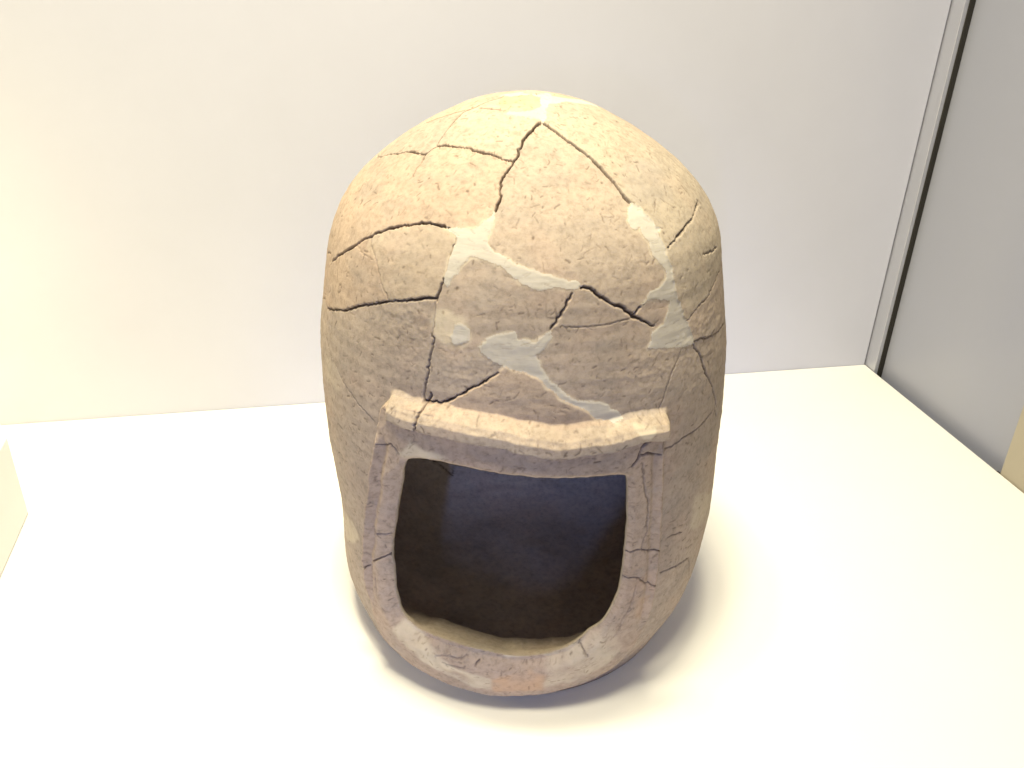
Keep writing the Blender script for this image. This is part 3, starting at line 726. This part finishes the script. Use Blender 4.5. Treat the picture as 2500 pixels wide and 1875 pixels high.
blot(grey, px((2, [(1000, 900), (1150, 840), (1350, 850), (1450, 980), (1500, 1150), (1350, 1300), (1200, 1260), (1060, 1150)])), 0.42, .006, 0, 14)
blot(grey, px((3, [(700, 120), (1000, 130), (1250, 150), (1370, 260), (1280, 560), (900, 500), (640, 300), (600, 190)])), 0.22, .006, 0, 10)
blot(pale, px((3, [(260, 1700), (100, 1500), (160, 1350), (300, 1600)])), 0.2, .004, 0, 10)
blot(pale, px((0, [(728, 1090), (760, 1130), (775, 1170), (750, 1170), (735, 1130)])), 0.45, .002, 0, 5)
blot(pale, px((0, [(1500, 1070), (1535, 1060), (1525, 1130), (1490, 1140)])), 0.4, .003, 0, 8)
# joins between old clay and plaster carry a thin smear of plaster
mm = isp.astype(np.float32)
for _ in range(5): mm[1:-1, 1:-1] = 0.25 * (mm[:-2, 1:-1] + mm[2:, 1:-1] + mm[1:-1, :-2] + mm[1:-1, 2:])
pale = np.maximum(pale, np.where(isp, 0, np.clip(mm * 0.9 + 0.4 * N2 * (mm > .05), 0, .4)))
edge_pl = np.where(isp, np.clip((0.75 - mm) * 1.2 + 0.3 * N2, 0, 0.3), 0)
dirt_all = np.clip(np.maximum(np.maximum(crack * 1.0, crk2), dirt_pl * 0.95), 0, 1)
dirt_all = np.maximum(dirt_all, 0.65 * strk)

PT = base_points(H)
# ------------------------------------------------------------------ cut the doorway, snap the rim of the cut to the traced edge
keep_v = np.ones(shape, bool); kv = keep_v[WD]; kv[:] = d_in > -0.0004; keep_v[WD] = kv
rem = ~keep_v
nbr = np.zeros(shape, bool)
for da in (-1, 0, 1):
    for db in (-1, 0, 1): nbr |= np.roll(np.roll(rem, da, 0), db, 1)
jj, ii = np.nonzero(keep_v & nbr)
qa = np.stack([TH[ii] * X0, S[jj]], -1); pa = opn * [X0, 1]
bestd = np.full(len(qa), 9.0); bestp = qa.copy()
for i in range(len(pa)):
    a, b = pa[i], pa[(i + 1) % len(pa)]; ab = b - a; t = np.clip(((qa - a) @ ab) / (ab @ ab + 1e-12), 0, 1)
    p = a + t[:, None] * ab; d = np.hypot(*(qa - p).T); m = d < bestd; bestd[m] = d[m]; bestp[m] = p[m]


def lift(theta, s, h):
    r = np.interp(s, PS, PR); z = np.interp(s, PS, PZ); nr = np.interp(s, S, NR); nz = np.interp(s, S, NZ)
    rr = r + nr * h
    return np.stack([cx_of_z(z) + rr * np.sin(theta), -rr * np.cos(theta), z + nz * h], -1)


PT[jj, ii] = lift(bestp[:, 0] / X0, bestp[:, 1], H[jj, ii])

# ------------------------------------------------------------------ build the ossuary
oss = tag(empty('ossuary', (0, AX_Y, 0)), 'restored beehive shaped clay ossuary with dark doorway, mended from cracked sherds, on white platform', 'ossuary')
V = PT.reshape(-1, 3); idx = np.arange(NS * NT_).reshape(shape)
ATTR = {'dirt': dirt_all.ravel(), 'pale': pale.ravel(), 'ochre': ochre.ravel(), 'grey': grey.ravel(), 'edge': edge_pl.ravel()}
A = idx[:-1]; B = idx[1:]
quads = np.stack([A, np.roll(A, -1, 1), np.roll(B, -1, 1), B], -1).reshape(-1, 4)
kf = keep_v.ravel()[quads].all(1)
lab_f = LAB.ravel()[quads]
lf = lab_f[:, 0]
objs = {}
tints = [(1.0, 1.0, 1.0), (1.05, 1.0, .96), (.96, .95, .97), (1.03, .98, .95), (.97, 1.0, 1.0), (1.0, .95, .93), (1.04, 1.03, 1.0), (.93, .93, .95)]
for k in sorted(names):
    f = quads[(lf == k) & kf]
    if len(f) == 0: continue
    u, inv = np.unique(f, return_inverse=True)
    mt = PLASTER if names[k] == 'plaster_fill' else CLAY
    o = mesh_obj(names[k], V[u], inv.reshape(-1, 4), mt, oss, True, {a: b[u] for a, b in ATTR.items()})
    t = tints[k % len(tints)]; o.color = (*t, 1); objs[k] = o
print('regions', {names[k] + str(k): int(((lf == k) & kf).sum()) for k in names})

# the doorway's reveal: rounds over from the frame face to the inner wall
FRAME = objs[FID]
dens = smooth_poly(opn, 0.0012, 1)
Hs = np.zeros(len(dens))
for q, (th, s) in enumerate(dens):
    j = min(int(np.searchsorted(S, s)), NS - 1); i = int(round((th + fine_t) / DT)); Hs[q] = H[j, i]
for _ in range(6): Hs = (np.roll(Hs, 1) + 2 * Hs + np.roll(Hs, -1)) / 4
cen = dens.mean(0); WT = 0.017
bdrop = [0, 0.0001, 0.0006, 0.0016, 0.0032, 0.0055, 0.008]
steps = [(0.0, 0.0), (0.0, -0.0008), (0.0, -0.003), (-0.0040, -0.006), (-0.012, -0.010), (-0.022, -0.014), (-0.034, None)]
tn = np.roll(dens, -1, 0) - np.roll(dens, 1, 0); nn = np.stack([-tn[:, 1], tn[:, 0] * X0], -1); nn /= np.linalg.norm(nn, axis=1)[:, None]
sg = np.sign(((cen - dens) * [X0, 1] * nn).sum(1).mean()); nn *= sg
rings = []
tn = np.roll(dens, -1, 0) - np.roll(dens, 1, 0)
for qk, (a, b) in enumerate(steps):
    aa = (a * np.where(a < -0.0015 if b is None or b < -0.002 else False, np.clip(np.abs(nn[:, 0]) * 1.3, 0.06, 1), 1.0) - bdrop[qk] * np.clip(nn[:, 1], 0, 1) ** 1.5)[:, None]
    p = dens + nn * np.hstack([aa / X0, aa])
    hh = np.full(len(dens), -WT - 0.001) if b is None else np.maximum(Hs + b, -WT - 0.001)
    rings.append(lift(p[:, 0], p[:, 1], hh + (0.0004 * vnoise(np.c_[p * 40, np.full(len(p), (b or 0) * 300)], 1.0, 31) if b is not None and b < -0.002 else 0)))
wbot = np.clip(nn[:, 1], 0, 1) ** 1.5
for e, f_ in ((0.005, 0.0115), (0.012, 0.017), (0.020, 0.024)):
    aa = (-0.034 * np.clip(np.abs(nn[:, 0]) * 1.3, 0.06, 1) - wbot * f_)[:, None]
    p = dens + nn * np.hstack([aa / X0, aa]); rings.append(lift(p[:, 0], p[:, 1], -WT - 0.001 - wbot * e))
n = len(dens); VV = np.concatenate(rings); FF = []
for k in range(len(rings) - 1):
    a = np.arange(n) + k * n; b = (np.arange(n) + 1) % n + k * n
    FF.append(np.stack([a, b, b + n, a + n], -1))
FF = np.concatenate(FF)
z0 = np.zeros(len(VV))
rv = mesh_obj('reveal', VV, FF, CLAY, FRAME, True, {'dirt': z0, 'pale': z0 + 0.12, 'ochre': z0, 'grey': z0, 'edge': z0})
rv.color = (1, 1, 1, 1)

# inner wall and floor of the chamber
ns2, nt2 = 300, 420
ti = np.linspace(-np.pi, np.pi, nt2, endpoint=False)
lam = np.linspace(0, np.pi / 2, 70)
rise = 0.017 + 0.082 * sm(0.55, 1.5, np.abs(ti))       # the floor runs level to the sill, and sweeps up into the wall elsewhere
ztop = 0.045 + rise
rw = np.interp(ztop, PZ, PR) - WT
fl = np.linspace(0.0008, 0.062, 30, endpoint=False)
R2 = np.concatenate([np.repeat(fl[:, None], nt2, 1), 0.062 + (rw - 0.062)[None, :] * np.sin(lam)[:, None]])
Z2 = np.concatenate([np.full((30, nt2), 0.045), 0.045 + rise[None, :] * (1 - np.cos(lam))[:, None]])
k2 = np.linspace(0, 1, ns2 - len(R2) + 1)[1:, None]
zu = ztop[None, :] + (VH - 0.018 - ztop[None, :]) * k2
R2 = np.concatenate([R2, np.maximum(np.interp(zu, PZ, PR) - WT, 0.004)]); Z2 = np.concatenate([Z2, zu]); R2[-1] = 0.0005
q = np.stack([cx_of_z(Z2) + R2 * np.sin(ti), -R2 * np.cos(ti), Z2], -1)
PI_ = q.reshape(-1, 3)
un = 0.0016 * vnoise(PI_ * [1, 1, 2], 16, 41) + 0.0007 * vnoise(PI_ * [1, 1, 4], 50, 42)
cr = np.zeros(len(PI_)); cn = vnoise(PI_, 160, 43)
far = ti
for poly in ([(2.75, .155), (2.85, .150), (2.95, .148), (3.02, .135), (3.08, .12)], [(-2.75, .13), (-2.72, .10), (-2.62, .085), (-2.5, .07), (-2.42, .085), (-2.3, .10)], [(2.3, .26), (2.36, .255), (2.45, .258)],
             [(-3.1, .215), (-3.03, .225), (-2.98, .24)], [(3.0, .17), (3.12, .165), (-2.9 + 2 * np.pi, .175)]):
    T, Z = np.broadcast_to(ti, Z2.shape), Z2
    for (a0, b0), (a1, b1) in zip(poly[:-1], poly[1:]):
        for sh in (0, -2 * np.pi):
            ux, uy = (T - a0 - sh) * .18, Z - b0; bx, by = (a1 - a0) * .18, b1 - b0
            t = np.clip((ux * bx + uy * by) / (bx * bx + by * by), 0, 1); d = np.hypot(ux - t * bx, uy - t * by)
            cr = np.maximum(cr, np.clip(1.5 - d.ravel() / 0.0009 + 0.8 * cn, 0, 1) * (R2.ravel() > 0.07))
_a, _b = np.gradient(R2, axis=0), np.gradient(Z2, axis=0); _l2 = np.hypot(_a, _b) + 1e-9; _wr, _wz = _b / _l2, -_a / _l2
nrm = np.stack([_wr * np.sin(ti), -_wr * np.cos(ti), _wz], -1).reshape(-1, 3)
PI_ = PI_ + nrm * (un + 0.002 * cr)[:, None]
id2 = np.arange(ns2 * nt2).reshape(ns2, nt2); a = id2[:-1]; b = id2[1:]
qd = np.stack([a, b, np.roll(b, -1, 1), np.roll(a, -1, 1)], -1).reshape(-1, 4)
TT = np.broadcast_to(ti, Z2.shape); SS = np.where(R2 > np.interp(Z2, PZ, PR) - WT - 0.004, np.interp(Z2, PZ, PS), 0.0)
ino = (inside(TT.ravel() * X0, SS.ravel(), opn) | (seg_dist(TT.ravel() * X0, SS.ravel(), opn, True) < 0.017 + 0.013 * np.clip(np.abs((TT.ravel() * X0 - tm) / 0.09), 0, 1) ** 2)) & (np.abs(TT.ravel()) < 1.2)
qd = qd[~ino[qd].all(1)]
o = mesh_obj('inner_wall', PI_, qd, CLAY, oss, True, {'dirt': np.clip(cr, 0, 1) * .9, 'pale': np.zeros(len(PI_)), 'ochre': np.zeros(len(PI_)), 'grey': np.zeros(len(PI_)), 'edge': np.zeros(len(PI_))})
o.color = (1.12, 1.11, 1.10, 1)  # clay tinted lighter here to brighten the dim chamber
# underside
rb = RS[0]
a = np.linspace(0, 2 * np.pi, 96, endpoint=False)
VB = np.concatenate([np.stack([cx_of_z(0) + rb * k * np.sin(a), -rb * k * np.cos(a), np.full(96, 0.0008 + .002 * (1 - k))], -1) for k in (1.0, .95, .6, .02)])
FF = np.concatenate([np.stack([np.arange(96) + k * 96, np.arange(96) + (k + 1) * 96, (np.arange(96) + 1) % 96 + (k + 1) * 96, (np.arange(96) + 1) % 96 + k * 96], -1) for k in range(3)])
zf = np.zeros(len(VB)); o = mesh_obj('base', VB, FF, CLAY, oss, True, {'dirt': zf, 'pale': zf, 'ochre': zf, 'grey': zf, 'edge': zf}); o.color = (1, 1, 1, 1)
